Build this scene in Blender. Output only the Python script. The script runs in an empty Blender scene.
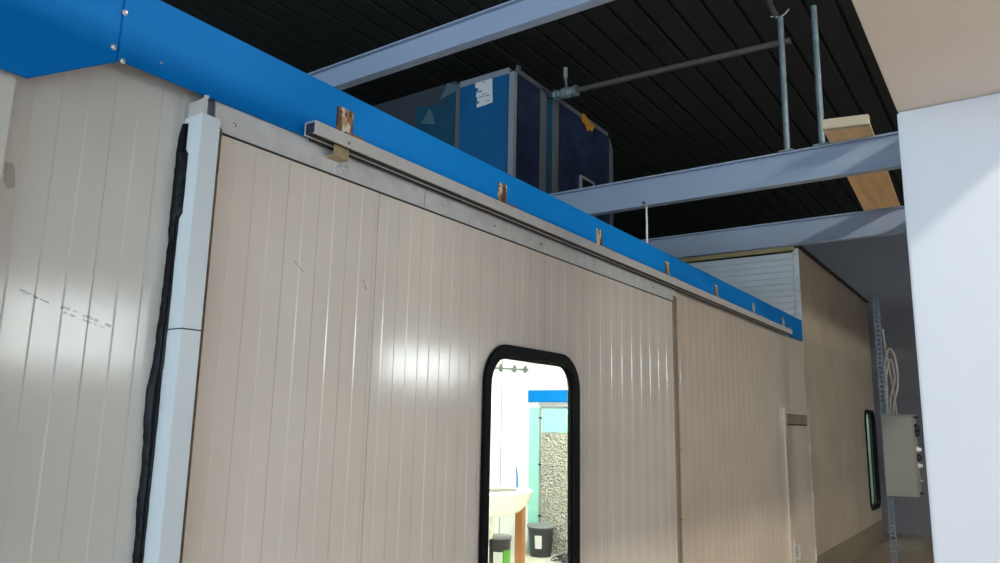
import bpy, bmesh, math, random
from mathutils import Vector, Matrix
random.seed(7)
PI = math.pi
SCREWS = ((1.056,2.942),(1.038,2.823),(1.067,2.79),(1.186,2.834))
FILL_LAMP = 108
C = bpy.context.scene.collection
scn = bpy.context.scene

# ------------------------------------------------------------------ mesh helpers
class MB:
    """collects simple solids; build() links them as one mesh object"""
    def __init__(s): s.v = []; s.f = []
    def add(s, vs, fs):
        o = len(s.v); s.v += [tuple(v) for v in vs]; s.f += [tuple(i + o for i in f) for f in fs]; return s
    def box(s, x0, x1, y0, y1, z0, z1):
        return s.add([(x0,y0,z0),(x1,y0,z0),(x1,y1,z0),(x0,y1,z0),(x0,y0,z1),(x1,y0,z1),(x1,y1,z1),(x0,y1,z1)],
                     [(0,3,2,1),(4,5,6,7),(0,1,5,4),(1,2,6,5),(2,3,7,6),(3,0,4,7)])
    def prism(s, poly, axis, a, b):
        n = len(poly)
        def P(u, v, w): return {'x': (w,u,v), 'y': (u,w,v), 'z': (u,v,w)}[axis]
        vs = [P(u,v,a) for u,v in poly] + [P(u,v,b) for u,v in poly]
        fs = [tuple(range(n-1,-1,-1)), tuple(range(n,2*n))] + [(i,(i+1)%n,n+(i+1)%n,n+i) for i in range(n)]
        return s.add(vs, fs)
    def tube(s, pts, r, n=10, closed=False):
        pts = [Vector(p) for p in pts]; m = len(pts)
        rr = r if isinstance(r, (list, tuple)) else [r]*m
        t = (pts[1]-pts[0]).normalized(); u = t.orthogonal().normalized()
        vs = []; fs = []
        for i,p in enumerate(pts):
            if closed: t = (pts[(i+1)%m]-pts[i-1]).normalized()
            else: t = (pts[min(i+1,m-1)]-pts[max(i-1,0)]).normalized()
            u = (u - t*u.dot(t)).normalized(); w = t.cross(u)
            vs += [p + (u*math.cos(2*PI*k/n) + w*math.sin(2*PI*k/n))*rr[i] for k in range(n)]
        for i in range(m if closed else m-1):
            j = (i+1) % m
            fs += [(i*n+k, i*n+(k+1)%n, j*n+(k+1)%n, j*n+k) for k in range(n)]
        if not closed: fs += [tuple(range(n-1,-1,-1)), tuple(range((m-1)*n, m*n))]
        return s.add(vs, fs)
    def cyl(s, p0, p1, r0, r1=None, n=20): return s.tube([p0,p1], [r0, r0 if r1 is None else r1], n)
    def lathe(s, cx, cy, prof, n=28):
        vs = []; fs = []; m = len(prof)
        for r,z in prof: vs += [(cx+r*math.cos(2*PI*k/n), cy+r*math.sin(2*PI*k/n), z) for k in range(n)]
        for i in range(m-1): fs += [(i*n+k, i*n+(k+1)%n, (i+1)*n+(k+1)%n, (i+1)*n+k) for k in range(n)]
        fs += [tuple(range(n-1,-1,-1)), tuple(range((m-1)*n, m*n))]
        return s.add(vs, fs)
    def build(s, name, mat, parent=None, bevel=0, seg=2, smooth=False):
        bm = bmesh.new(); vs = [bm.verts.new(v) for v in s.v]
        for f in s.f:
            try: bm.faces.new([vs[i] for i in f])
            except ValueError: pass
        bmesh.ops.recalc_face_normals(bm, faces=bm.faces)
        if bevel:
            es = [e for e in bm.edges if len(e.link_faces) == 2 and e.calc_face_angle(0) > .6]
            bmesh.ops.bevel(bm, geom=es, offset=bevel, segments=seg, affect='EDGES', clamp_overlap=True)
        me = bpy.data.meshes.new(name); bm.to_mesh(me); bm.free()
        me.materials.append(mat)
        if smooth or bevel:
            me.polygons.foreach_set('use_smooth', [True]*len(me.polygons))
            try: me.set_sharp_from_angle(angle=math.radians(35))
            except Exception: pass
        o = bpy.data.objects.new(name, me); C.objects.link(o)
        if parent: attach(o, parent)
        return o

def attach(o, parent):
    o.parent = parent
    o.matrix_parent_inverse = world(parent).inverted()
def world(o):
    m = Matrix.LocRotScale(o.location, o.rotation_euler, o.scale)
    return world(o.parent) @ o.matrix_parent_inverse @ m if o.parent else m
def tag(o, label=None, cat=None, group=None, kind=None):
    if label: o['label'] = label
    if cat: o['category'] = cat
    if group: o['group'] = group
    if kind: o['kind'] = kind
    return o
def thing(name, label, cat, loc=(0,0,0), group=None):
    o = bpy.data.objects.new(name, None); C.objects.link(o)
    o.location = loc; o.empty_display_size = .1
    return tag(o, label, cat, group)
def copy_tree(o, parent=None):
    c = o.copy(); C.objects.link(c)
    if parent: c.parent = parent; c.matrix_parent_inverse = o.matrix_parent_inverse.copy()
    for ch in [k for k in C.objects if k.parent == o]: copy_tree(ch, c)
    return c
def cut(o, cutter):
    """subtract cutter from o, keep the result as plain mesh, remove the cutter"""
    m = o.modifiers.new('cut', 'BOOLEAN'); m.operation = 'DIFFERENCE'; m.solver = 'EXACT'; m.object = cutter
    bpy.context.view_layer.update()
    dg = bpy.context.evaluated_depsgraph_get()
    me = bpy.data.meshes.new_from_object(o.evaluated_get(dg)); o.modifiers.clear(); o.data = me
def round_rect(x0, x1, z0, z1, r, n=10):
    out = []
    for cx, cz, a in ((x1-r,z0+r,-PI/2),(x1-r,z1-r,0),(x0+r,z1-r,PI/2),(x0+r,z0+r,PI)):
        out += [(cx+r*math.cos(a+k*PI/2/n), cz+r*math.sin(a+k*PI/2/n)) for k in range(n+1)]
    return out
def ring_frame(mb, outer, inner, y0, y1):
    n = len(outer)
    vs = [(u,y0,v) for u,v in outer] + [(u,y0,v) for u,v in inner] + [(u,y1,v) for u,v in outer] + [(u,y1,v) for u,v in inner]
    fs = []
    for i in range(n):
        j = (i+1) % n
        fs += [(i,j,n+j,n+i), (2*n+i,3*n+i,3*n+j,2*n+j), (i,2*n+i,2*n+j,j), (n+i,n+j,3*n+j,3*n+i)]
    return mb.add(vs, fs)
def ribbed(x0, x1, yf, yb, z0, z1, pitch=.15, depth=.0014, slope=.006, phase=0.0):
    """sandwich-panel sheet standing along x: shallow box ribs on the front, flat back"""
    pr = [(x0, yf)]
    k = math.floor((x0-phase)/pitch)
    while True:
        a = phase + k*pitch
        for u, y in ((a, yf+depth), (a+slope, yf), (a+pitch/2, yf), (a+pitch/2+slope, yf+depth)):
            if x0+.002 < u < x1-.002: pr.append((u, y))
        k += 1
        if phase + k*pitch > x1: break
    pr[0] = (x0, pr[1][1] if len(pr) > 1 else yf)
    pr += [(x1, pr[-1][1]), (x1, yb), (x0, yb)]
    return MB().prism(pr, 'z', z0, z1)

# ------------------------------------------------------------------ materials
def srgb(r, g, b):
    f = lambda c: (c/255/12.92) if c/255 <= .04045 else ((c/255+.055)/1.055)**2.4
    return (f(r), f(g), f(b), 1)
def mat(name, col, rough=.5, metal=0, spec=.5, var=.0, vscale=3, bump=0, bscale=40, emit=0, coat=0, stretch=(1,1,1)):
    m = bpy.data.materials.new(name); m.use_nodes = True
    nt = m.node_tree; N = nt.nodes; L = nt.links; b = N['Principled BSDF']
    b.inputs['Base Color'].default_value = col; b.inputs['Roughness'].default_value = rough
    b.inputs['Metallic'].default_value = metal; b.inputs['Specular IOR Level'].default_value = spec
    b.inputs['Coat Weight'].default_value = coat; b.inputs['Coat Roughness'].default_value = .12
    if emit:
        b.inputs['Emission Color'].default_value = col; b.inputs['Emission Strength'].default_value = emit
    tc = N.new('ShaderNodeTexCoord'); mp = N.new('ShaderNodeMapping'); mp.inputs['Scale'].default_value = stretch
    L.new(tc.outputs['Object'], mp.inputs['Vector'])
    if var:
        n = N.new('ShaderNodeTexNoise'); n.inputs['Scale'].default_value = vscale; n.inputs['Detail'].default_value = 6
        L.new(mp.outputs[0], n.inputs['Vector'])
        r = N.new('ShaderNodeValToRGB'); r.color_ramp.elements[0].position = .3; r.color_ramp.elements[1].position = .7
        r.color_ramp.elements[0].color = tuple(c*(1-var) for c in col[:3]) + (1,)
        r.color_ramp.elements[1].color = tuple(min(1, c*(1+var)) for c in col[:3]) + (1,)
        L.new(n.outputs['Fac'], r.inputs[0]); L.new(r.outputs[0], b.inputs['Base Color'])
    if bump:
        n2 = N.new('ShaderNodeTexNoise'); n2.inputs['Scale'].default_value = bscale; n2.inputs['Detail'].default_value = 4
        L.new(mp.outputs[0], n2.inputs['Vector'])
        bp = N.new('ShaderNodeBump'); bp.inputs['Strength'].default_value = bump; bp.inputs['Distance'].default_value = .02
        L.new(n2.outputs['Fac'], bp.inputs['Height']); L.new(bp.outputs[0], b.inputs['Normal'])
    return m
def mix_over(m, fac_socket, col):
    """lay a stain of colour col over whatever feeds the base colour"""
    nt = m.node_tree; b = nt.nodes['Principled BSDF']; mx = nt.nodes.new('ShaderNodeMix'); mx.data_type = 'RGBA'
    inp = b.inputs['Base Color']
    if inp.links: nt.links.new(inp.links[0].from_socket, mx.inputs['A'])
    else: mx.inputs['A'].default_value = inp.default_value
    mx.inputs['B'].default_value = col
    nt.links.new(fac_socket, mx.inputs['Factor']); nt.links.new(mx.outputs['Result'], inp)
def math_node(nt, op, a, b=None, clamp=False):
    n = nt.nodes.new('ShaderNodeMath'); n.operation = op; n.use_clamp = clamp
    for i, s in enumerate((a, b)):
        if s is None: continue
        if isinstance(s, (int, float)): n.inputs[i].default_value = s
        else: nt.links.new(s, n.inputs[i])
    return n.outputs[0]
def scratch(m, x0, z0, x1, z1, half, col, density=.5, nscale=60):
    """a scuffed line on the sheet from (x0,z0) to (x1,z1), broken up by noise"""
    nt = m.node_tree; tc = nt.nodes.new('ShaderNodeTexCoord'); sp = nt.nodes.new('ShaderNodeSeparateXYZ')
    nt.links.new(tc.outputs['Object'], sp.inputs[0])
    l = math.hypot(x1-x0, z1-z0); ux, uz = (x1-x0)/l, (z1-z0)/l
    M = lambda *a, **k: math_node(nt, *a, **k)
    dx = M('SUBTRACT', sp.outputs['X'], x0); dz = M('SUBTRACT', sp.outputs['Z'], z0)
    along = M('ADD', M('MULTIPLY', dx, ux), M('MULTIPLY', dz, uz))
    across = M('ABSOLUTE', M('SUBTRACT', M('MULTIPLY', dz, ux), M('MULTIPLY', dx, uz)))
    n = nt.nodes.new('ShaderNodeTexNoise'); n.inputs['Scale'].default_value = nscale; n.inputs['Detail'].default_value = 3
    nt.links.new(tc.outputs['Object'], n.inputs['Vector'])
    wob = M('MULTIPLY', n.outputs['Fac'], half*2)
    f = M('MULTIPLY', M('LESS_THAN', across, wob), M('MULTIPLY', M('GREATER_THAN', along, 0), M('LESS_THAN', along, l)))
    f = M('MULTIPLY', f, M('GREATER_THAN', n.outputs['Fac'], 1-density))
    mix_over(m, M('MULTIPLY', f, .7), col)

CREAM = srgb(206,201,190)
M = {}
M['cream_left'] = mat('cream_sheet_left', CREAM, .14, var=.05, vscale=2.2, bump=.02, bscale=9)
for a in ((.91,2.082,.99,2.056,.002),(1.02,2.052,1.17,2.012,.004),(1.03,2.036,1.10,2.018,.003),(1.05,2.03,1.15,2.006,.0016),(.92,2.072,.985,2.058,.001)):
    scratch(M['cream_left'], *a, srgb(40,36,34), .52, 70)
scratch(M['cream_left'], .84,2.42,.855,2.34,.012, srgb(160,148,128), .6, 24)
M['cream_door'] = mat('cream_sheet_door', srgb(228,216,201), .14, var=.05, vscale=2.2, bump=.02, bscale=9)
scratch(M['cream_door'], 2.13,2.31,2.15,2.27,.002, srgb(90,84,78), .6, 50)
scratch(M['cream_door'], 1.78,2.32,1.83,2.28,.0015, srgb(120,108,98), .55, 50)
M['cream_right'] = mat('cream_sheet_right', srgb(220,204,184), .14, var=.05, vscale=2.0, bump=.025, bscale=8)
M['cream_cabin'] = mat('cream_sheet_cabin', srgb(204,186,160), .25, var=.08, vscale=1.4, bump=.03, bscale=5)
M['white_trim'] = mat('white_painted_steel', srgb(222,230,231), .3, var=.03)
M['blue'] = mat('blue_painted_sheet', srgb(0,112,186), .5, spec=.08, var=.05, vscale=2, bump=.02, bscale=6)
M['galv'] = mat('galvanised_steel', srgb(212,210,205), .42, metal=.2, var=.10, vscale=14)
M['alu'] = mat('grey_aluminium', srgb(216,210,204), .4, metal=.15, var=.06, vscale=12)
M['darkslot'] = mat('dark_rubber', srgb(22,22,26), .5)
M['rubber'] = mat('black_rubber_gasket', srgb(12,12,14), .5, spec=.15)
M['foam'] = mat('black_sealant', srgb(8,8,12), .4, spec=.2, bump=.2, bscale=40)
M['edgefoam'] = mat('brown_foam_edge', srgb(120,98,74), .9, var=.4, vscale=50, bump=.6, bscale=90)
M['screw'] = mat('screw_steel', srgb(215,215,212), .25, metal=.7)
M['beam'] = mat('grey_painted_steel', srgb(148,164,186), .45, var=.04, vscale=3)
M['roof'] = mat('dark_roof_sheet', srgb(47,49,47), .6, var=.12, vscale=2, spec=.2)
M['wallgrey'] = mat('dark_grey_render', srgb(132,130,134), .85, var=.06, vscale=2)
M['plaster'] = mat('white_plaster', srgb(222,224,228), .85, var=.02, vscale=2)
M['soffit'] = mat('cream_plaster', srgb(214,204,194), .85, var=.03, vscale=2)
M['floor'] = mat('brown_concrete', srgb(172,154,138), .55, var=.15, vscale=1.2)
M['innerfloor'] = mat('pale_floor', srgb(214,210,196), .6, var=.08, vscale=3)
M['white_in'] = mat('white_sheet', srgb(236,236,232), .4)
M['ahu_blue'] = mat('blue_casing', srgb(20,98,150), .4, var=.10, vscale=2.5)
M['ahu_navy'] = mat('navy_casing', srgb(32,44,72), .42, var=.45, vscale=7)
M['ahu_teal'] = mat('teal_film', srgb(34,80,104), .35, var=.12, vscale=4)
M['ahu_grey'] = mat('grey_film', srgb(66,72,80), .35, var=.15, vscale=3)
M['film'] = mat('pale_film', srgb(88,116,124), .3)
M['profile'] = mat('aluminium_profile', srgb(170,178,186), .4, metal=.4, var=.06)
M['profile_dim'] = mat('dull_profile', srgb(112,116,122), .5, metal=.3, var=.1)
M['paper'] = mat('white_paper', srgb(226,228,228), .8)
M['ink'] = mat('grey_print', srgb(90,96,104), .8)
M['orange'] = mat('orange_sticker', srgb(200,140,40), .6)
M['pipe'] = mat('old_iron_pipe', srgb(92,86,82), .6, metal=.3, var=.2, vscale=20)
M['conduit'] = mat('galvanised_tube', srgb(120,136,142), .45, metal=.4, var=.2, vscale=12)
M['channel'] = mat('dull_galvanised_channel', srgb(104,112,118), .45, metal=.4, var=.25, vscale=6)
M['brownwood'] = mat('brown_timber', srgb(150,98,56), .75, var=.12, vscale=4)
M['wood'] = mat('raw_timber', srgb(234,198,146), .75, var=.12, vscale=4, stretch=(.4,6,6))
M['woodend'] = mat('sawn_timber_end', srgb(186,178,154), .85, var=.08, vscale=20)
M['silver'] = mat('silver_sheet', srgb(214,226,234), .35, var=.05, vscale=3)
M['box'] = mat('grey_enclosure', srgb(132,132,122), .5, var=.03)
M['cable'] = mat('pale_cable', srgb(178,172,160), .5)
M['black'] = mat('black_plastic', srgb(24,24,26), .4)
M['bronze'] = mat('dull_brown_steel', srgb(150,134,116), .5, metal=.2, var=.1)
M['darktrim'] = mat('dark_edge_trim', srgb(40,36,34), .6)
M['batten'] = mat('yellow_batten', srgb(170,160,112), .7, var=.1)
M['bucket'] = mat('charcoal_plastic', srgb(40,40,46), .4, var=.1, vscale=12)
M['silverlid'] = mat('grey_lid', srgb(140,142,146), .4)
M['green'] = mat('green_print', srgb(90,170,50), .5)
M['magenta'] = mat('magenta_print', srgb(180,40,90), .5)
M['ceramic'] = mat('white_enamel', srgb(238,236,226), .25)
M['tube'] = mat('lamp_tube', (.93,1,.97,1), emit=215)
M['tube_cabin'] = mat('lamp_tube_green', (.72,.97,.88,1), emit=90)
M['mint'] = mat('mint_sheet', srgb(224,238,232), .4)
M['teal_in'] = mat('pale_teal_sheet', srgb(150,212,198), .5)
# rust patches on galvanised brackets
def rusty():
    m = mat('rusted_bracket', srgb(186,182,170), .55, metal=.3, var=.08, vscale=20)
    nt = m.node_tree; N = nt.nodes; L = nt.links
    tc = N.new('ShaderNodeTexCoord'); n = N.new('ShaderNodeTexNoise'); n.inputs['Scale'].default_value = 26; n.inputs['Detail'].default_value = 6
    mp = N.new('ShaderNodeMapping'); mp.inputs['Scale'].default_value = (1,1,.35)
    L.new(tc.outputs['Object'], mp.inputs[0]); L.new(mp.outputs[0], n.inputs['Vector'])
    r = N.new('ShaderNodeValToRGB'); r.color_ramp.elements[0].position = .46; r.color_ramp.elements[1].position = .54
    L.new(n.outputs['Fac'], r.inputs[0]); mix_over(m, r.outputs[0], srgb(128,92,48))
    r2 = N.new('ShaderNodeValToRGB'); r2.color_ramp.elements[0].position = .56; r2.color_ramp.elements[1].position = .62
    L.new(n.outputs['Fac'], r2.inputs[0]); mix_over(m, r2.outputs[0], srgb(70,46,28))
    return m
M['rust'] = rusty()
M['rust_foot'] = mat('rusted_foot', srgb(150,112,70), .6, metal=.2, var=.35, vscale=30)
def stone():
    m = mat('crinkled_filter', srgb(206,202,186), .7)
    nt = m.node_tree; N = nt.nodes; L = nt.links; b = N['Principled BSDF']
    tc = N.new('ShaderNodeTexCoord'); v = N.new('ShaderNodeTexVoronoi'); v.inputs['Scale'].default_value = 34
    n = N.new('ShaderNodeTexNoise'); n.inputs['Scale'].default_value = 26; n.inputs['Detail'].default_value = 5
    L.new(tc.outputs['Object'], v.inputs['Vector']); L.new(tc.outputs['Object'], n.inputs['Vector'])
    a = math_node(nt, 'ADD', v.outputs['Distance'], n.outputs['Fac'])
    bp = N.new('ShaderNodeBump'); bp.inputs['Strength'].default_value = 1; bp.inputs['Distance'].default_value = .08
    L.new(a, bp.inputs['Height']); L.new(bp.outputs[0], b.inputs['Normal'])
    r = N.new('ShaderNodeValToRGB'); r.color_ramp.elements[0].position = .4; r.color_ramp.elements[1].position = 1.1
    r.color_ramp.elements[0].color = srgb(158,152,138); r.color_ramp.elements[1].color = srgb(222,218,204)
    L.new(a, r.inputs[0]); L.new(r.outputs[0], b.inputs['Base Color'])
    return m
M['stone'] = stone()
def glass(name, tint):
    m = bpy.data.materials.new(name); m.use_nodes = True; nt = m.node_tree; N = nt.nodes; L = nt.links
    N.remove(N['Principled BSDF'])
    t = N.new('ShaderNodeBsdfTransparent'); t.inputs['Color'].default_value = tint
    g = N.new('ShaderNodeBsdfGlossy'); g.inputs['Roughness'].default_value = .02
    fr = N.new('ShaderNodeFresnel'); fr.inputs['IOR'].default_value = 1.35; ge = N.new('ShaderNodeNewGeometry')
    mx = N.new('ShaderNodeMixShader')
    L.new(math_node(nt,'MULTIPLY',fr.outputs[0],math_node(nt,'SUBTRACT',1,ge.outputs['Backfacing'])), mx.inputs[0]); L.new(t.outputs[0], mx.inputs[1]); L.new(g.outputs[0], mx.inputs[2])
    L.new(mx.outputs[0], N['Material Output'].inputs['Surface'])
    return m
M['glass'] = glass('clear_glass', (.95,.98,.96,1))
M['glass_mint'] = glass('greenish_glass', (.9,.98,.94,1))

# ------------------------------------------------------------------ camera (solved from the vanishing points)
r_ = Vector((0.56733245,-0.82326041,0.01939558)); d_ = Vector((0.1639012,0.08980468,-0.98238053)); f_ = Vector((0.80701319,0.56051532,0.18588248))
cam = bpy.data.cameras.new('camera'); cam.sensor_width = 36; cam.lens = 754.489/1000*36; cam.clip_start = .05; cam.clip_end = 200
co = bpy.data.objects.new('camera', cam); C.objects.link(co)
EYE = Vector((0,-2.14752704,1.75))
mw = Matrix.Identity(4)
for i in range(3): mw[i][0] = r_[i]; mw[i][1] = -d_[i]; mw[i][2] = -f_[i]; mw[i][3] = EYE[i]
co.matrix_world = mw
scn.camera = co

# ------------------------------------------------------------------ the setting
def struct(name, mb, m, label=None, **k):
    o = mb.build(name, m, **k); return tag(o, label, None, None, 'structure')
XL, XR, YF, YB, ZR = -8.0, 15.3, -7.0, 5.0, 5.5
struct('floor', MB().box(XL,XR+.3,YF-.3,YB+.3,-.12,0), M['floor'], 'brown concrete workshop floor')
# corrugated roof deck, ribs running along x
pr = []; y = YF-.3
while y < YB+.3:
    pr += [(y,ZR),(y+.205,ZR),(y+.215,ZR+.04),(y+.24,ZR+.04)]; y += .25
pr += [(YB+.3,ZR+.05),(YB+.3,ZR+.12),(YF-.3,ZR+.12)]
struct('ceiling', MB().prism(pr, 'x', XL, XR+.3), M['roof'], 'dark corrugated metal roof deck')
struct('wall_back', MB().box(XR,XR+.3,YF-.3,YB+.3,0,ZR+.05), M['wallgrey'], 'dark grey rendered wall at far end of the hall')
struct('wall_left', MB().box(XL,XR,YB,YB+.3,0,ZR+.05), M['wallgrey'], 'grey wall behind the booth')
# wall behind the photographer: gate opening added to light the booth front, x -6.5..1.5, two windows
wf = MB()
gx0, gx1, gz = -6.5, 1.2, 4.2
W1 = (3.55,5.45,2.32,3.2); W2 = (9.6,12.1,2.45,3.15)
wf.box(XL,gx0,YF-.3,YF,0,ZR+.05).box(gx0,gx1,YF-.3,YF,gz,ZR+.05)
wf.box(gx1,W1[0],YF-.3,YF,0,ZR+.05).box(W1[0],W1[1],YF-.3,YF,0,W1[2]).box(W1[0],W1[1],YF-.3,YF,W1[3],ZR+.05)
wf.box(W1[1],W2[0],YF-.3,YF,0,ZR+.05).box(W2[0],W2[1],YF-.3,YF,0,W2[2]).box(W2[0],W2[1],YF-.3,YF,W2[3],ZR+.05)
wf.box(W2[1],XR,YF-.3,YF,0,ZR+.05)
struct('wall_front', wf, M['wallgrey'], 'grey wall behind the camera with an added gate opening')
for k,(a,b,c,d) in enumerate((W1,W2)):
    fr = MB(); t = .07
    fr.box(a,a+t,YF-.2,YF-.08,c,d).box(b-t,b,YF-.2,YF-.08,c,d).box(a+t,b-t,YF-.2,YF-.08,c,c+t).box(a+t,b-t,YF-.2,YF-.08,d-t,d)
    if k == 0: fr.box(a+t,b-t,YF-.2,YF-.08,(c+d)/2-.06,(c+d)/2+.06)
    for j in (1,2): x = a+(b-a)*j/3; fr.box(x-.03,x+.03,YF-.18,YF-.1,c+t,d-t)
    w = struct('window_%d' % (k+1), fr, M['white_trim'], 'high factory window behind the camera')
    MB().box(a+t,b-t,YF-.15,YF-.14,c+t,d-t).build('pane', M['glass'], w)

# concrete girder overhead and the white pillar under it
tag(MB().box(-7.5,15.2,-2.5,-1.797,3.116,3.70).build('concrete_girder', M['soffit'], bevel=.006),
    'broad cream plastered girder overhead, resting on the white pillar', 'girder')
tag(MB().box(3.5,4.2,-2.5,-1.795,0,3.115).build('pillar', M['plaster'], bevel=.008),
    'wide white plastered pillar at the right edge of the view', 'pillar')

# ------------------------------------------------------------------ booth shell
booth = thing('spray_booth', 'cream ribbed sandwich panel spray booth with the sliding door', 'booth', (5,2,0))
ribbed(-4.0,1.40,.06,.11,0,2.99, phase=.1225-.0).build('left_wall_panel', M['cream_left'], booth)
ribbed(5.44,9.585,.02,.07,0,2.99, phase=.02).build('right_wall_panel', M['cream_right'], booth)
MB().box(1.40,5.44,.07,.11,2.62,2.99).build('door_header', M['white_in'], booth)
MB().box(-4,9.5,3.9,3.98,0,2.99).build('rear_wall_panel', M['white_in'], booth)
MB().box(9.42,9.5,.08,3.9,0,2.99).build('end_wall_panel', M['white_in'], booth)
MB().box(-4,9.5,.11,3.9,2.85,2.99).build('roof_panel', M['white_in'], booth)
MB().box(-4,9.42,.11,3.9,.0,.006).build('booth_floor', M['innerfloor'], booth)
MB().box(-4,-3.92,.11,3.9,0,2.85).build('end_wall_panel', M['white_in'], booth)
js = MB()
for x in (1.6,2.8,4.0,5.2,6.4,7.6,8.8): js.box(x-.006,x+.006,3.892,3.9,0,2.85)
js.build('joint_strip', M['silverlid'], booth)
# left cover strip at the edge of the picture
tag(MB().box(.45,.815,.018,.0595,0,2.665).build('cover_panel', M['cream_left'], bevel=.004),
    'pale plain cover panel at the far left under the blue fascia', 'panel')

# blue fascia
fa = thing('blue_fascia', 'long bright blue sheet metal fascia along the top of the booth', 'fascia', (4.2,0,2.79))
zb, zt = 2.793, 3.033
fp = [(-4,2.640),(.828,2.640),(1.043,2.777),(1.0525,2.780),(1.0525,zt),(-4,zt)]
MB().prism(fp,'y',-.018,-.006).build('corner_sheet', M['blue'], fa, bevel=.002)
MB().box(1.0535,9.40,-.022,-.0095,zb-.002,zt).build('long_sheet', M['blue'], fa, bevel=.002)
MB().box(1.0535,9.40,-.0225,.018,zt-.002,zt+.003).build('top_fold', M['blue'], fa)
def screw(x, y, z, r, parent, name='screw'):
    s = MB(); s.tube([(x,y,z),(x,y-.004,z),(x,y-.006,z)],[r,r,r*.4],12); s.tube([(x,y-.006,z),(x,y-.011,z)],r*.5,6)
    return s.build(name, M['screw'], parent)
for x, z in SCREWS: screw(x, -.018 if x < 1.05 else -.022, z, .009 if x < 1.1 else .003, fa)
for x, z in ((3.9,2.83),(5.0,2.83)): screw(x, -.022, z, .0035, fa)

# ------------------------------------------------------------------ sliding door
door = thing('sliding_door', 'wide cream ribbed sliding door hung from the track, with a round cornered window', 'door', (3.4,0,0))
WO = (2.955,3.905,.55,2.147); RW = .20
cut_bm = MB().prism(round_rect(WO[0]+.03,WO[1]-.03,WO[2]+.03,WO[3]-.03,RW-.03),'y',-.1,.3).build('cutter', M['rubber'])
for x0,x1 in ((1.437,2.197),(2.201,3.838),(3.841,5.385)):
    p = ribbed(x0,x1,0,.05,.02,2.69, phase=.0).build('door_panel', M['cream_door'], door)
    if x1 > 3: cut(p, cut_bm)
MB().box(1.437,5.385,.03,.048,.03,2.69).build('door_core', M['darkslot'], door)
core = [o for o in C.objects if o.name == 'door_core'][0]; cut(core, cut_bm)
bpy.data.objects.remove(cut_bm)
MB().box(1.405,1.436,.005,.05,.02,2.70).build('foam_edge', M['edgefoam'], door)
# steel flashing across the door head, two lengths
MB().prism([(1.437,2.694),(2.478,2.694),(2.478,2.80),(1.40,2.80),(1.40,2.742)],'y',-.006,.002).build('head_flashing', M['galv'], door)
MB().prism([(2.482,2.694),(5.385,2.694),(5.44,2.735),(5.44,2.80),(2.482,2.80)],'y',-.006,.002).build('head_flashing', M['galv'], door)
MB().box(1.437,5.385,-.0075,.0,2.688,2.693).build('flashing_lip', M['darktrim'], door)
MB().box(5.386,5.44,-.014,.02,.02,2.735).box(5.40,5.426,-.02,-.014,.02,2.725).build('edge_profile', M['bronze'], door, bevel=.002)
for x,z in ((1.475,2.735),(3.02,2.735),(3.47,2.735),(4.1,2.735),(5.0,2.735),(2.6,2.735)): screw(x,-.006,z,.007,door)
for z in (.6,1.1,1.6,2.1,2.4): screw(5.413,-.02,z,.007,door)
# hanger between track and door head
hg = MB(); hg.box(1.885,1.962,-.056,-.051,2.748,2.798).box(1.885,1.962,-.051,-.006,2.748,2.753)
h = hg.build('hanger_plate', mat('yellow_zinc_plate', srgb(176,158,120), .5, metal=.4, var=.15, vscale=20), door)
MB().box(1.935,2.005,-.010,-.006,2.702,2.747).build('hanger_foot', M['galv'], h)
for x,z in ((1.952,2.735),(1.988,2.735),(1.968,2.715)): screw(x,-.010,z,.006,h)
# window in the door
win = MB(); o1 = round_rect(*WO,RW); i1 = round_rect(WO[0]+.062,WO[1]-.062,WO[2]+.062,WO[3]-.062,RW-.05)
ring_frame(win,o1,i1,-.02,-.0)
i2 = round_rect(WO[0]+.032,WO[1]-.032,WO[2]+.032,WO[3]-.032,RW-.03)
gk = win.build('window_gasket', M['rubber'], door, bevel=.006)
rv = MB(); ring_frame(rv,i2,i1,0,.022); rv.build('reveal', M['rubber'], gk)
bd = MB(); ring_frame(bd,round_rect(WO[0]+.058,WO[1]-.058,WO[2]+.058,WO[3]-.058,RW-.047),round_rect(WO[0]+.070,WO[1]-.070,WO[2]+.070,WO[3]-.072,RW-.06),.002,.012)
bd.build('glazing_bead', M['rubber'], gk, bevel=.003)
MB().prism(round_rect(WO[0]+.062,WO[1]-.062,WO[2]+.062,WO[3]-.062,RW-.05),'y',.014,.018).build('glass_pane', M['glass'], gk)

# ------------------------------------------------------------------ white post with black seal
post = thing('channel_post', 'white folded steel post beside the black seal left of the sliding door', 'post', (1.36,0,0))
def chan(z0,z1,x0=1.333,x1=1.402): return MB().prism([(x0,.058),(x0,-.038),(x1,-.038),(x1,.0),(x1-.004,.0),(x1-.004,-.034),(x0+.004,-.034),(x0+.004,.058)],'z',z0,z1)
chan(0,2.018).build('lower_sleeve', M['white_trim'], post, bevel=.0015)
chan(2.022,2.722).build('upper_sleeve', M['white_trim'], post, bevel=.0015)
MB().box(1.337,1.398,-.03,.05,2.016,2.024).build('sleeve_joint', M['darktrim'], post)
tb = MB().box(1.338,1.342,-.03,.05,2.70,2.775).box(1.338,1.352,-.034,-.03,2.70,2.786).cyl((1.346,-.034,2.780),(1.346,-.040,2.780),.006)
tb.build('top_bracket', M['galv'], post)
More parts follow.
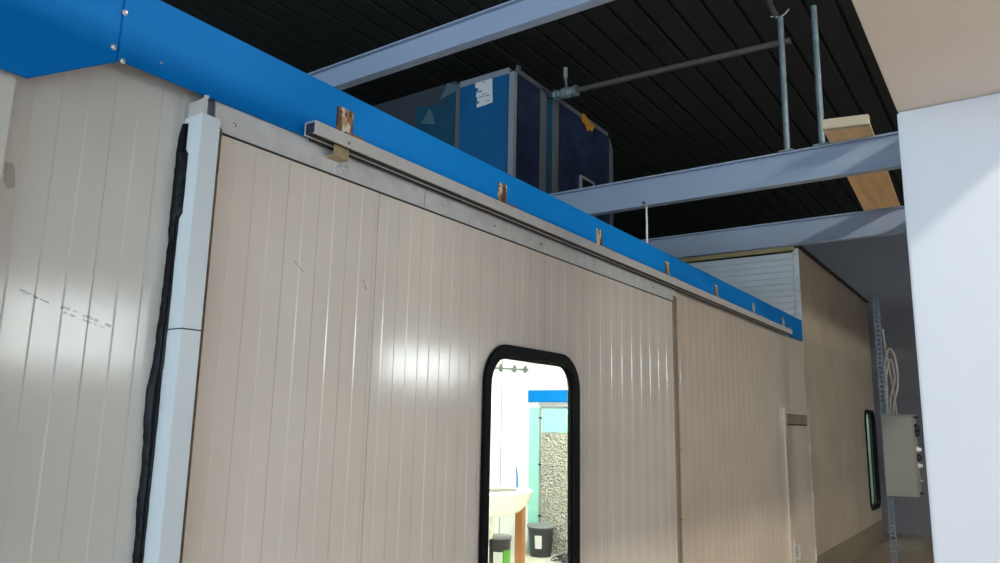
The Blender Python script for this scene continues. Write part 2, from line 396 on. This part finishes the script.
# seal bead: irregular strip down the corner between wall and post
sl = MB(); vs = []; fs = []; nz = 150
rs = random.Random(3)
edge = [0]*(nz+1); 
for i in range(nz+1):
    edge[i] = .6*edge[i-1] + rs.uniform(-.0022,.0022) if i else 0
def wseal(z):
    # how far the black mass reaches left of the post
    for (z0,a),(z1,b) in zip([(0,.022),(1.3,.020),(1.6,.026),(1.83,.034),(1.9,.022),(2.0,.020),(2.25,.014),(2.45,.018),(2.62,.017),(2.68,.012),(2.70,.008)][:-1],[(1.3,.020),(1.6,.026),(1.83,.034),(1.9,.022),(2.0,.020),(2.25,.014),(2.45,.018),(2.62,.017),(2.68,.012),(2.70,.008)]):
        if z0 <= z <= z1: return a+(b-a)*(z-z0)/(z1-z0)
    return .01
for i in range(nz+1):
    z = 2.70*i/nz; w = wseal(z)+edge[i]; fwd = .012 + .5*edge[-i-1] + (.016 if 2.38 < z < 2.6 else 0) - (.0 if z > 1.9 else .004)
    prof = [(1.333,.06),(1.333-w,.06),(1.333-w*.95,.052),(1.333-w*.6,.040),(1.333-w*.25,.045-fwd*.4),(1.3325,.045-fwd)]
    vs += [(x,y,z) for x,y in prof]
m = 6
for i in range(nz): fs += [(i*m+k,i*m+(k+1)%m,(i+1)*m+(k+1)%m,(i+1)*m+k) for k in range(m)]
fs += [tuple(range(m)), tuple(range(nz*m,nz*m+m))]
sl.add(vs,fs)
tag(sl.build('sealant_strip', M['foam'], smooth=True), 'ragged black sealant strip between the left wall and the white post', 'seal')

# ------------------------------------------------------------------ door track with brackets
tr = thing('door_track', 'grey steel sliding door track fixed under the blue fascia by rusty brackets', 'track', (5.1,-.05,2.785))
ty0, ty1, tz0, tz1, tx0, tx1 = -.088, -.03, 2.787, 2.836, 1.757, 8.64
t = .0035; sg = .016
sf = .011; sg = .007
pf = [(ty0,tz0),(ty0+sf,tz0),(ty0+sf,tz0+t),(ty0+t,tz0+t),(ty0+t,tz1-t),(ty1-t,tz1-t),(ty1-t,tz0+t),(ty1-sg,tz0+t),(ty1-sg,tz0),(ty1,tz0),(ty1,tz1),(ty0,tz1)]
MB().prism(pf,'x',tx0,tx1).build('track_channel', M['alu'], tr)
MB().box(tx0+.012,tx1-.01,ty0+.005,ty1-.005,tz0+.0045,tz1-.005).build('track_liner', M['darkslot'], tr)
MB().box(tx0+.03,tx1-.03,-.0299,-.0226,2.778,2.82).build('shade_strip', M['darkslot'], tr)  # dark strip that puts the shade below the track into colour
MB().box(tx0+.003,tx0+.011,ty0+.005,ty1-.005,tz0+.006,tz1-.005).build('end_cap', mat('purple_black_cap', srgb(52,46,62), .5), tr)
for x in (1.958,3.06,4.142,5.243,6.33,7.43,8.53):
    big = x < 2.2
    w = .084 if big else .075; 
    bk = MB().prism(round_rect(x-w/2,x+w/2,2.839,2.968,.006,3),'y',-.0275,-.0225)
    b = bk.build('angle_bracket', M['rust'], tr)
    ft = MB().box(x-w/2+.004,x+w/2-.004,-.095,-.0225,2.8365,2.8415); ft.build('bracket_foot', M['rust_foot'], b)
    for dx,dz in ((-.024,.95),(0,.93),(.026,.95)): MB().cyl((x+dx,-.0276,2.839+.129*dz-.015),(x+dx,-.0288,2.839+.129*dz-.015),.006,n=10).build('bolt_hole', M['darkslot'], b)
    MB().cyl((x+.005,-.0276,2.865),(x+.005,-.031,2.865),.009,n=8).build('bolt', M['darkslot'], b)
for x in (1.925,): 
    MB().cyl((x,ty0-.0002,2.80),(x,ty0-.006,2.80),.007,n=8).build('track_bolt', M['screw'], tr)

# ------------------------------------------------------------------ service door in the right wall
sd = thing('service_door', 'narrow cream hinged door at the far right end of the booth wall', 'door', (9,0,0))
fr = MB(); fr.box(8.47,8.545,-.005,.0195,0,1.985).box(8.545,9.58,-.005,.0195,1.92,1.985).box(9.535,9.58,-.005,.0195,0,1.92)
fr.build('door_frame', M['cream_right'], sd, bevel=.003)
MB().box(8.575,9.52,.004,.0195,.02,1.80).build('door_leaf', M['cream_right'], sd, bevel=.003)
MB().box(8.552,9.53,.008,.0195,1.815,1.915).build('transom_strip', M['bronze'], sd)
MB().box(8.546,9.534,.015,.0195,0,1.92).build('door_gap', M['darktrim'], sd)
hd = MB().box(8.60,8.63,-.006,.004,.35,.62).tube([(8.615,-.006,.56),(8.615,-.045,.56),(8.615,-.05,.5),(8.615,-.045,.43),(8.615,-.006,.43)],.009,8)
hd.build('handle', M['alu'], sd)
for z in (.35,1.0,1.55): MB().cyl((9.528,-.004,z-.06),(9.528,-.004,z+.06),.011,n=10).build('hinge', M['alu'], sd)

# ------------------------------------------------------------------ far cabin
cb = thing('cabin', 'taller cream cabin with silver clad side beyond the blue fascia', 'cabin', (12,1.5,0))
cx0,cx1,cz = 9.60,14.47,3.975
CW = (13.42,14.36,.52,2.10)
fp_ = ribbed(cx0,cx1,.02,.08,0,cz, pitch=1.1, depth=.0015, phase=.15).build('front_panel', M['cream_cabin'], cb)
ct = MB().prism(round_rect(CW[0]+.03,CW[1]-.03,CW[2]+.03,CW[3]-.03,.17),'y',-.2,.4).build('cutter', M['rubber'])
cut(fp_, ct); bpy.data.objects.remove(ct)
sv = MB(); pr = []
k = 0; z = 2.6
while z < cz-.05:
    pr += [(-.012,z),(0,z+.008),(0,z+.07)]; z += .078
sv.prism([(cx0+.05,2.6)]+[(cx0+u,v) for u,v in pr]+[(cx0,cz-.03),(cx0+.05,cz-.03)],'y',.09,4.4)
sv.build('side_cladding', M['silver'], cb)
cs = MB().box(cx0-.016,cx0+.0,.02,.085,2.62,cz-.01)
for q in range(9): cs.cyl((cx0-.016,.052,2.7+q*.15),(cx0-.028,.052,2.7+q*.15),.02,.012,8)
cs.build('corner_strip', M['silver'], cb)
MB().box(cx0-.03,cx1,-.012,.06,cz,cz+.03).build('top_edge_trim', M['darktrim'], cb)
MB().box(cx0-.03,cx0+.03,.06,4.4,cz-.03,cz+.028).build('top_batten', M['batten'], cb)
MB().box(cx0,cx1,.08,4.4,cz-.05,cz-.001).build('roof_panel', M['mint'], cb)
MB().box(cx1-.06,cx1,.08,4.4,0,cz-.05).build('end_panel', M['mint'], cb)
MB().box(cx0+.001,cx1-.06,4.34,4.4,0,cz-.05).build('rear_panel', M['mint'], cb)
MB().box(cx0+.001,cx0+.049,.09,4.34,0,2.6).build('inner_side_panel', M['mint'], cb)
MB().box(cx0,cx1,.008,.0195,0,.31).build('base_band', mat('dull_base_band', srgb(150,136,112), .3, var=.06), cb)  # darker olive-brown band along the foot of the cabin front
g2 = MB(); o1 = round_rect(*CW,.18); i1 = round_rect(CW[0]+.05,CW[1]-.05,CW[2]+.05,CW[3]-.05,.14)
ring_frame(g2,o1,i1,0,.019); gg = g2.build('window_gasket', M['rubber'], cb, bevel=.005)
g3 = MB(); ring_frame(g3,round_rect(CW[0]+.032,CW[1]-.032,CW[2]+.032,CW[3]-.032,.168),i1,.02,.10); g3.build('reveal', M['rubber'], gg)
MB().prism(round_rect(CW[0]+.05,CW[1]-.05,CW[2]+.05,CW[3]-.05,.14),'y',.03,.035).build('glass_pane', M['glass_mint'], gg)
lc = thing('ceiling_lamp', 'lit tube lamp inside the far cabin behind its narrow window', 'lamp', (13.2,.7,3.8))
MB().cyl((12.4,.7,3.8),(14.2,.7,3.8),.03).build('tube', M['tube_cabin'], lc)
MB().box(12.35,14.25,.63,.77,3.835,3.92).build('lamp_body', M['white_in'], lc)

# ------------------------------------------------------------------ steel beams
def beam(x, z0, z1, w, y0, y1, label, tf=.011, tw=.008, group='grey steel beams under the roof'):
    o = MB()
    pr = [(x-w/2,z0),(x+w/2,z0),(x+w/2,z0+tf),(x+tw/2,z0+tf),(x+tw/2,z1-tf),(x+w/2,z1-tf),(x+w/2,z1),(x-w/2,z1),(x-w/2,z1-tf),(x-tw/2,z1-tf),(x-tw/2,z0+tf),(x-w/2,z0+tf)]
    o.prism(pr,'y',y0,y1)
    b = o.build('steel_beam', M['beam']); return tag(b, label, 'beam', group)
bA = beam(2.50,3.434,3.562,.05,-1.796,4.999,'grey steel beam nearest the camera, crossing high above the door', tf=.007)
bB = beam(5.255,3.425,3.655,.07,-1.796,4.999,'pale steel beam in the middle, running in front of the blue air unit to the pillar')
bC = beam(7.10,3.425,3.655,.07,-1.796,4.999,'farthest grey steel beam, low against the dark back wall')

# hanger rod
hr = thing('hanger_rod', 'thin white vertical rod hanging below the middle beam behind the fascia', 'rod', (5.25,.13,3.0))
MB().cyl((5.25,.135,2.992),(5.25,.135,3.436),.008,n=8).build('rod', M['white_trim'], hr)
MB().cyl((5.215,.15,3.45),(5.25,.15,3.45),.008,n=8).build('nut', M['darktrim'], hr)

# upright tubes on the middle beam
def upright(x, y, z1, label):
    t = thing('upright_tube', label, 'tube', (x,y,3.655), 'galvanised tubes standing on the middle beam')
    MB().cyl((x,y,3.657),(x,y,z1),.021,n=14).build('tube', M['conduit'], t)
    MB().box(x-.05,x+.05,y-.05,y+.05,3.6555,3.663).build('foot_plate', M['conduit'], t)
    return t
u1 = upright(5.255,-.925,4.69,'upright galvanised tube on the middle beam, with a wire clamp on top')
cl = MB(); cl.tube([(5.255,-.86,4.715),(5.255,-.895,4.70),(5.255,-.925,4.692),(5.255,-.96,4.705),(5.255,-.99,4.735)],.005,6)
cl.build('clamp', M['profile'], u1)
MB().tube([(5.255,-.90,4.70),(5.3,-.85,4.83),(5.4,-.80,5.1),(5.5,-.75,5.50)],.02,10).build('brace', M['pipe'], u1)
u2 = upright(5.255,-1.155,4.70,'upright galvanised tube on the middle beam, beside the timber board')

# timber board on beams B and C
bl = [(4.98,-1.222),(5.04,-1.488),(7.45,-1.385),(7.45,-1.10)]
pl = thing('timber_board', 'pale timber board laid across the two far beams', 'board', (6.2,-1.3,3.656))
MB().prism(bl,'z',3.6565,3.676).build('board', M['wood'], pl, bevel=.002)
MB().prism([(4.935,-1.218),(4.995,-1.486),(5.04,-1.488),(4.98,-1.222)],'z',3.6565,3.722).build('end_batten', M['woodend'], pl, bevel=.002)

# ------------------------------------------------------------------ air handling unit on the booth roof
ah = thing('air_handling_unit', 'blue air handling unit with aluminium frame standing on the booth roof', 'air unit', (6.5,2.5,2.99))
X0,X1,Y0,Y1,Z0,Z1 = 5.46,7.52,1.53,2.20,2.992,5.06
MB().box(X0+.02,X1-.02,Y0+.02,3.6,Z0,Z1-.03).build('casing', M['ahu_navy'], ah)
MB().box(X0+.006,X0+.02,Y0+.07,Y1-.03,Z0+.05,Z1-.06).build('side_panel', M['ahu_blue'], ah)
MB().box(X0,X0+.06,Y0,Y0+.06,Z0,Z1-.05).build('corner_profile', M['profile'], ah, bevel=.004)
MB().box(X0-.002,X0+.05,Y0+.06,Y1-.03,Z1-.06,Z1).build('top_profile', M['profile'], ah, bevel=.004)
MB().box(X0,X0+.04,Y1-.03,Y1+.02,Z0,Z1-.01).build('joint_profile', M['profile_dim'], ah, bevel=.004)
# front face
for a,b in ((5.545,5.935),(6.285,7.44)):
    MB().box(a+.0,b,Y0+.004,Y0+.02,Z0+.03,Z1-.05).build('front_panel', M['ahu_navy'], ah)
MB().box(6.05,6.175,Y0+.008,Y0+.02,Z0+.03,Z1-.05).build('middle_panel', M['ahu_teal'], ah)
for a,b in ((5.935,6.045),(6.175,6.285)): MB().box(a,b,Y0-.004,Y0+.02,Z0,Z1-.02).build('post_profile', M['profile_dim'], ah, bevel=.004)
MB().prism([(7.44,Z0),(7.52,Z0),(7.52,Z1-.17),(7.44,Z1-.05)],'y',Y0-.004,Y0+.02).build('post_profile', M['profile_dim'], ah)
MB().box(5.52,7.40,Y0-.004,Y0+.03,Z1-.05,Z1).build('top_profile', M['profile_dim'], ah, bevel=.004)
MB().box(5.52,5.56,Y0-.01,Y0+.02,Z1-.0,Z1+.03).build('top_clip', M['profile_dim'], ah)
ht = MB(); ht.box(6.76,7.01,Y0-.012,Y0+.004,3.9,4.33); htc = ht.build('hatch', M['black'], ah)
MB().box(6.735,6.76,Y0-.02,Y0+.004,3.88,4.355).box(7.01,7.035,Y0-.02,Y0+.004,3.88,4.355).box(6.76,7.01,Y0-.02,Y0+.004,4.33,4.355).build('hatch_frame', M['profile'], htc)
MB().prism([(6.76,5.05),(6.82,5.075),(6.90,5.04),(6.97,5.02),(7.06,5.02),(7.00,4.93),(6.94,4.94),(6.90,4.90),(6.83,4.97),(6.77,4.97)],'y',Y0-.012,Y0-.004).build('orange_sticker', M['orange'], ah)
# torn paper label on the side
lab = [(1.985,5.012),(1.785,5.000),(1.775,4.755),(1.865,4.745),(1.962,4.742),(1.958,4.84),(1.975,4.86),(1.968,4.90),(1.94,4.93),(1.985,4.955)]
lp = MB().prism(lab,'x',X0+.003,X0+.006).build('paper_label', M['paper'], ah)
for y,z,l,hh in ((1.88,4.985,.05,.006),(1.93,4.90,.05,.012),(1.90,4.84,.09,.006),(1.83,4.835,.025,.012),(1.945,4.79,.025,.02),(1.83,4.78,.05,.006),(1.87,4.86,.06,.005)):
    MB().box(X0+.002,X0+.0031,y-l/2,y+l/2,z-hh/2,z+hh/2).build('print_mark', M['ink'], lp)
# plastic wrapped transition module
du = MB().box(X0+.012,X1-.05,Y1+.021,3.62,Z0,Z1+.03).build('transition_duct', M['ahu_grey'], ah)
MB().prism([(Y1+.03,Z0+.02),(Y1+.03,4.99),(2.43,4.88),(2.75,4.93),(2.72,4.55),(2.8,4.1),(2.8,Z0+.02)],'x',X0+.006,X0+.012).build('teal_film', M['ahu_teal'], du)
MB().prism([(Y1+.02,Z1-.02),(2.33,Z1+.03),(2.42,4.93),(Y1+.02,4.975)],'x',X0-.001,X0+.006).build('film_fold', M['film'], du)
MB().prism([(2.555,4.87),(2.66,4.735),(2.475,4.685),(2.50,4.78)],'x',X0+.002,X0+.006).build('film_patch', M['film'], du)

# water pipe with valve
wp = thing('water_pipe', 'old iron water pipe under the roof, ending in a ball valve at the air unit', 'pipe', (6.1,1.5,4.98))
px = 6.10
MB().tube([(px,1.20,4.985),(px,.4,4.967),(px,-.676,4.935),(px,-.80,4.929)],.027,14).build('pipe', M['pipe'], wp)
MB().tube([(px,1.526,4.998),(px,1.38,4.992)],.024,14).build('inlet_pipe', M['pipe'], wp)
v = MB(); v.tube([(px,1.47,4.996),(px,1.43,4.994)],.05,6); v.tube([(px,1.42,4.993),(px,1.39,4.992)],.045,6)
v.tube([(px,1.39,4.991),(px,1.37,4.99),(px,1.30,4.988),(px,1.28,4.987)],[.036,.055,.055,.036],14)
v.tube([(px,1.28,4.987),(px,1.25,4.986)],.05,6); v.tube([(px,1.24,4.986),(px,1.21,4.985)],.056,14)
vb = v.build('ball_valve', mat('nickel_valve', srgb(140,156,158), .4, metal=.4, var=.1), wp)
MB().tube([(px,1.335,5.04),(px,1.335,5.08),(px-.01,1.338,5.14)],[.014,.012,.014],10).build('stem', M['profile_dim'], vb)
MB().tube([(px-.01,1.338,5.14),(px-.012,1.338,5.25)],[.02,.022],10).build('lever', mat('pale_lever', srgb(150,146,148), .5), vb)

# ------------------------------------------------------------------ perforated channels, junction box, cables
def perforated(mb, p0, axis, length, across, w, th, pitch=.05):
    """strip with slots: two side rails, rungs between"""
    def bx(a0,a1,c0,c1):
        lo = list(p0); hi = list(p0)
        lo[axis] += a0; hi[axis] += a1; lo[across] += c0; hi[across] += c1
        k = 3-axis-across; hi[k] += th
        mb.box(lo[0],hi[0],lo[1],hi[1],lo[2],hi[2])
    e = w*.24
    bx(0,length,0,e); bx(0,length,w-e,w); 
    n = int(length/pitch)
    for i in range(n+1): bx(max(0,i*pitch-.011),min(length,i*pitch+.011),e,w-e)
    return mb
st = thing('perforated_upright', 'upright perforated galvanised channel with the grey box fixed to it', 'channel', (9,-.9,0))
m1 = MB(); perforated(m1,(9.0,-.92,0),2,3.28,1,.062,.003); m1.box(9.003,9.04,-.861,-.858,0,3.28).box(9.003,9.04,-.92,-.917,0,3.28)
m1.build('channel', M['channel'], st)
sh = thing('perforated_rail', 'horizontal perforated galvanised rail running from the upright towards the pillar', 'channel', (9,-1.2,3.27))
m2 = MB(); perforated(m2,(9.0,-1.86,3.252),1,.938,2,.03,.003,.06); m2.box(9.003,9.03,-1.86,-.922,3.278,3.281)
m2.build('rail', M['channel'], sh)
# second upright holding the rail, hidden by the pillar, stands on the floor
m3 = MB(); perforated(m3,(9.0,-1.925,0),2,3.28,1,.062,.003)
tag(m3.build('perforated_upright', M['galv']), 'second perforated upright, behind the pillar', 'channel')
CH = 0.03
jb = thing('junction_box', 'grey steel junction box with cable glands on its right side', 'electrical box', (8.95,-1.0,1.1))
bx0 = 8.78
MB().box(8.7205,8.9995,-1.183,-.905,1.122,1.908).build('box_body', M['box'], jb, bevel=.006)
MB().box(8.70,8.72,-1.175,-.898,1.118,1.915).build('box_cover', M['box'], jb, bevel=.006)
MB().box(8.69,8.996,-1.19,-.892,1.9155,1.926).build('rain_lip', M['box'], jb)
def gland(z, r, m, label=None):
    g = MB().cyl((bx0+.08,-1.185,z),(bx0+.08,-1.205,z),r,n=12).cyl((bx0+.08,-1.205,z),(bx0+.08,-1.225,z),r*.6,n=10)
    return g.build('cable_gland', m, jb)
for z,r,m_ in ((1.79,.05,M['black']),(1.74,.035,M['black']),(1.58,.028,M['ceramic']),(1.50,.04,M['black']),(1.42,.028,M['alu']),(1.27,.025,M['box']),(1.90,.012,M['black']),(1.15,.012,M['black'])): gland(z,r,m_)
# cables out of the box top: loops
def cable(pts, r, label):
    # Catmull-Rom through pts
    P = [Vector(p) for p in pts]; P = [P[0]]+P+[P[-1]]; out = []
    for i in range(1,len(P)-2):
        for k in range(10):
            t = k/10; a,b,c,d = P[i-1],P[i],P[i+1],P[i+2]
            out.append(.5*((2*b)+(c-a)*t+(2*a-5*b+4*c-d)*t*t+(3*b-a-3*c+d)*t**3))
    out.append(P[-2])
    return tag(MB().tube(out,r,8).build('cable', M['cable'], smooth=True), label, 'cable', 'pale cables looping out of the junction box')
cable([(8.92,-.93,1.93),(8.94,-.945,2.2),(8.95,-.94,2.45),(8.95,-.99,2.62),(8.95,-1.04,2.52),(8.94,-1.05,2.25),(8.93,-1.0,2.05),(8.93,-.985,1.93)],.011,'outermost pale cable looping highest above the junction box')
cable([(8.94,-.95,1.93),(8.93,-.93,2.15),(8.97,-.955,2.4),(8.965,-1.0,2.5),(8.955,-1.02,2.3),(8.94,-.97,2.1),(8.94,-.96,1.93)],.010,'inner pale cable in a tight loop above the junction box')
cable([(8.97,-1.01,1.93),(8.97,-1.0,2.15),(8.985,-.975,2.4),(8.985,-.945,2.7),(8.985,-.94,2.84)],.010,'pale cable climbing the perforated upright from the junction box')

# ------------------------------------------------------------------ inside the booth, seen through the window
# inner fascia, duct, textured filter and teal sheet on the end wall
tag(MB().box(9.39,9.419,2.9,3.835,2.075,2.245).build('inner_fascia', M['blue']), 'short blue band on the end wall inside the booth', 'fascia')
tag(MB().prism([(3.60,2.0),(2.9,2.0),(2.9,2.07),(3.66,2.07)],'x',9.37,9.419).build('air_duct', M['silverlid']), 'grey duct strip under the blue band inside the booth', 'duct')
tag(MB().box(9.404,9.419,3.63,3.82,.01,2.0).build('side_sheet', M['teal_in']), 'narrow pale sheet left of the thin pipe inside the booth', 'panel')
fl = thing('filter_curtain', 'crinkled stone textured filter sheet on the booth end wall', 'filter', (9.4,3.2,0))
rf = random.Random(5); ny, nzv = 40, 70; vs = []; fs = []
for i in range(nzv+1):
    for j in range(ny+1):
        amp = .022
        vs.append((9.395-rf.random()*amp, 2.85+.745*j/ny, 0.03+1.62*i/nzv))
for i in range(nzv):
    for j in range(ny):
        a = i*(ny+1)+j; fs.append((a,a+1,a+ny+2,a+ny+1))
n0 = len(vs); vs += [(9.419,2.85,.03),(9.419,3.595,.03),(9.419,3.595,1.65),(9.419,2.85,1.65)]; fs.append((n0,n0+1,n0+2,n0+3))
cr = MB().add(vs,fs); cr.build('crinkled_sheet', M['stone'], fl, smooth=True)
MB().box(9.40,9.419,2.85,3.595,1.65,1.99).build('smooth_sheet', M['teal_in'], fl)
cp = thing('conduit_pipe', 'thin grey vertical pipe on the booth end wall', 'pipe', (9.38,3.62,0))
MB().cyl((9.383,3.622,.25),(9.383,3.622,1.99),.011,n=10).build('pipe', M['silverlid'], cp)
for z in (.5,1.2,1.85): MB().box(9.37,9.404,3.604,3.64,z-.012,z+.012).build('clip', M['black'], cp)
# rod along the rear wall
rl = thing('wall_rod', 'thin dark rod with knobs along the top of the rear booth wall', 'rod', (8.9,3.85,2.5))
MB().cyl((8.2,3.85,2.50),(9.40,3.85,2.545),.010,n=8).build('rod', M['profile_dim'], rl)
for x in (8.70,9.05,9.33):
    zz = 2.50+.045*(x-8.2)/1.2
    MB().lathe(x,3.85,[(.008,zz-.05),(.025,zz-.03),(.03,zz),(.02,zz+.03),(.006,zz+.06)],12).build('knob', M['profile_dim'], rl)
    MB().cyl((x,3.85,zz),(x,3.899,zz),.008,n=8).build('bracket', M['profile_dim'], rl)
# washbasin on a timber post
ws = thing('washbasin', 'white rounded washbasin on a timber post inside the booth', 'basin', (7.7,3.1,0))
def basin():
    vs=[]; fs=[]; n=32; prof=[(.30,.985),(.50,.985),(.52,.965),(.50,.93),(.45,.83),(.34,.74),(.2,.70),(.02,.69),(.02,.72),(.2,.735),(.33,.78),(.40,.86),(.42,.95)]
    for r,z in prof: vs += [(7.55+1.12*r*math.cos(2*PI*k/n),3.10+.72*r*math.sin(2*PI*k/n),z) for k in range(n)]
    m=len(prof)
    for i in range(m):
        j=(i+1)%m
        fs += [(i*n+k,i*n+(k+1)%n,j*n+(k+1)%n,j*n+k) for k in range(n)]
    return MB().add(vs,fs)
basin().build('bowl', M['ceramic'], ws, smooth=True)
MB().box(7.79,7.87,2.88,2.98,0.0065,.80).build('timber_leg', M['brownwood'], ws, bevel=.004)
MB().box(7.2,7.28,3.3,3.38,0.0065,.79).build('timber_leg', M['brownwood'], ws, bevel=.004)
MB().tube([(7.5,3.1,.70),(7.52,3.12,.55),(7.6,3.2,.45),(7.62,3.3,.4)],.03,10).build('drain', M['ceramic'], ws)
tp = thing('plastic_tub', 'pale plastic tub standing on the rim of the washbasin', 'tub', (7.5,3.28,.985))
MB().lathe(7.62,3.38,[(.10,.987),(.115,1.16),(.12,1.165),(.12,1.18),(.11,1.18),(.1,1.0)],20).build('tub', M['ceramic'], tp, smooth=True)
tag(MB().tube([(7.98,3.08,.99),(7.985,3.085,1.10),(7.97,3.09,1.24)],[.014,.012,.008],8).build('brush', mat('blue_handle', srgb(60,110,170), .4)), 'blue handled brush upright on the washbasin edge', 'brush')
# buckets
bk = thing('plastic_bucket', 'charcoal bucket with a white label on the booth floor by the filter sheet', 'bucket', (9.18,3.47,0))
MB().lathe(9.18,3.47,[(.145,.007),(.175,.36),(.183,.365),(.183,.385),(.165,.39),(.02,.39)],28).build('pail', M['bucket'], bk, smooth=True)
MB().lathe(9.18,3.47,[(.19,.386),(.192,.412),(.18,.42),(.01,.42)],28).build('lid', M['silverlid'], bk, smooth=True)
def arc_label(cx,cy,r,a0,a1,z0,z1,name,m,parent,slope=0):
    n=10; vs=[]; 
    for k in range(n+1):
        a=a0+(a1-a0)*k/n
        for rr,z in ((r,z0),(r+slope,z1),(r+slope+.003,z1),(r+.003,z0)): vs.append((cx+rr*math.cos(a),cy+rr*math.sin(a),z))
    fs=[]
    for k in range(n): 
        for q in range(4): fs.append((4*k+q,4*k+(q+1)%4,4*k+4+(q+1)%4,4*k+4+q))
    fs += [(0,1,2,3),(4*n,4*n+1,4*n+2,4*n+3)]
    return MB().add(vs,fs).build(name,m,parent)
arc_label(9.18,3.47,.155,PI*1.02,PI*1.2,.12,.29,'white_label',M['paper'],bk,.015)
b2 = thing('paint_bucket', 'dark paint bucket with a colourful label under the washbasin', 'bucket', (7.95,3.35,0))
MB().lathe(7.95,3.30,[(.125,.007),(.135,.36),(.142,.365),(.142,.385),(.13,.39),(.01,.39)],28).build('pail', M['bucket'], b2, smooth=True)
MB().lathe(7.95,3.30,[(.146,.386),(.148,.41),(.135,.418),(.01,.418)],28).build('lid', M['silverlid'], b2, smooth=True)
arc_label(7.95,3.30,.1275,PI*1.0,PI*1.28,.06,.24,'white_label',M['paper'],b2,.005)
arc_label(7.95,3.30,.1275,PI*1.30,PI*1.62,.05,.26,'green_label',M['green'],b2,.005)
arc_label(7.95,3.30,.131,PI*1.42,PI*1.58,.05,.11,'magenta_label',M['magenta'],b2,.002)
b3 = thing('grey_drum', 'grey drum at the left edge of the door window under the washbasin', 'drum', (7.2,3.0,0))
MB().lathe(7.62,3.62,[(.13,.007),(.14,.36),(.15,.37),(.15,.42),(.14,.43),(.01,.43)],24).build('drum', mat('grey_plastic', srgb(150,150,146), .5), b3, smooth=True)
# tangled wire on the booth floor
rw = random.Random(11); pts=[]
for k in range(60):
    a=k*.75; pts.append((9.02+.2*math.cos(a)*rw.uniform(.5,1.4)-.0*k, 2.90+.2*math.sin(a*1.3)*rw.uniform(.5,1.5), .02+rw.uniform(0,.07)))
P=[Vector(p) for p in pts]; out=[]
for i in range(1,len(P)-2):
    for k in range(5):
        t=k/5; a,b,c,d=P[i-1],P[i],P[i+1],P[i+2]
        out.append(.5*((2*b)+(c-a)*t+(2*a-5*b+4*c-d)*t*t+(3*b-a-3*c+d)*t**3))
tag(MB().tube(out,.006,6).build('wire', M['bucket'], smooth=True), 'tangled dark wire lying on the booth floor beside the bucket', 'wire')
# booth lamps
lbl = ['lit twin tube lamp on the booth ceiling near the door window','lit twin tube lamp on the booth ceiling near the end wall','lit twin tube lamp at the left end of the booth ceiling']
l0 = thing('ceiling_lamp', lbl[0], 'lamp', (5,2,2.85), 'tube lamps on the booth ceiling')
MB().box(4.3,5.7,1.9,2.1,2.79,2.849).build('lamp_body', M['white_in'], l0)
for yy in (1.95,2.05): MB().cyl((4.35,yy,2.765),(5.65,yy,2.765),.018,n=12).build('tube', M['tube'], l0)
for k,dx in ((1,2.9),(2,-4.2)):
    c = copy_tree(l0); c.location.x += dx; c['label'] = lbl[k]

# ------------------------------------------------------------------ daylight and world
def area(name, loc, rot, sx, sy, power, col):
    l = bpy.data.lights.new(name,'AREA'); l.shape='RECTANGLE'; l.size=sx; l.size_y=sy; l.energy=power; l.color=col
    o = bpy.data.objects.new(name,l); C.objects.link(o); o.location=loc; o.rotation_euler=rot; return o
area('gate_fill', ((gx0+gx1)/2,YF-.5,gz/2), (PI/2,0,0), gx1-gx0, gz, 8, (.93,.96,1.0))  # fill light through the added gate, for the booth front
area('daylight_end_opening', (XL-.4,-1.2,2.7), (PI/2,0,-PI/2), 10.5, 5.2, 730, (.66,.85,1.0))
area('daylight_window_one', ((W1[0]+W1[1])/2,YF-.35,(W1[2]+W1[3])/2), (PI/2,0,0), W1[1]-W1[0], W1[3]-W1[2], 90, (.95,.97,1))
area('daylight_window_two', ((W2[0]+W2[1])/2,YF-.35,(W2[2]+W2[3])/2), (PI/2,0,0), W2[1]-W2[0], W2[3]-W2[2], 110, (.95,.97,1))
# unseen lamps added behind the camera to brighten the booth front
hb0 = thing('fill_lamp', 'long shallow fill lamp added behind the camera', 'lamp', (0,-4.8,5.1), 'added fill lamps in the bay behind the camera')
MB().prism([(-4.98,5.12),(-4.62,5.12),(-4.72,5.22),(-4.88,5.22)],'x',-.75,.75).build('lamp_body', M['white_in'], hb0)
MB().box(-.7,.7,-4.95,-4.65,5.10,5.119).build('diffuser', mat('fill_diffuser', (1,.93,.82,1), emit=FILL_LAMP), hb0)
for x in (-.6,.6): MB().cyl((x,-4.8,5.22),(x,-4.8,5.5),.006,n=6).build('cord', M['black'], hb0)
hb0.location.x = 1.9
for x in (4.5,):
    c = copy_tree(hb0); c.location.x = x
w = bpy.data.worlds.new('world'); scn.world = w; w.use_nodes = True
w.node_tree.nodes['Background'].inputs[0].default_value = (.62,.78,1,1); w.node_tree.nodes['Background'].inputs[1].default_value = 1.0

scn.view_settings.view_transform = 'Standard'; scn.view_settings.look = 'None'
scn.view_settings.exposure = 0.28; scn.view_settings.gamma = 1.0; scn.view_settings.use_curve_mapping = False
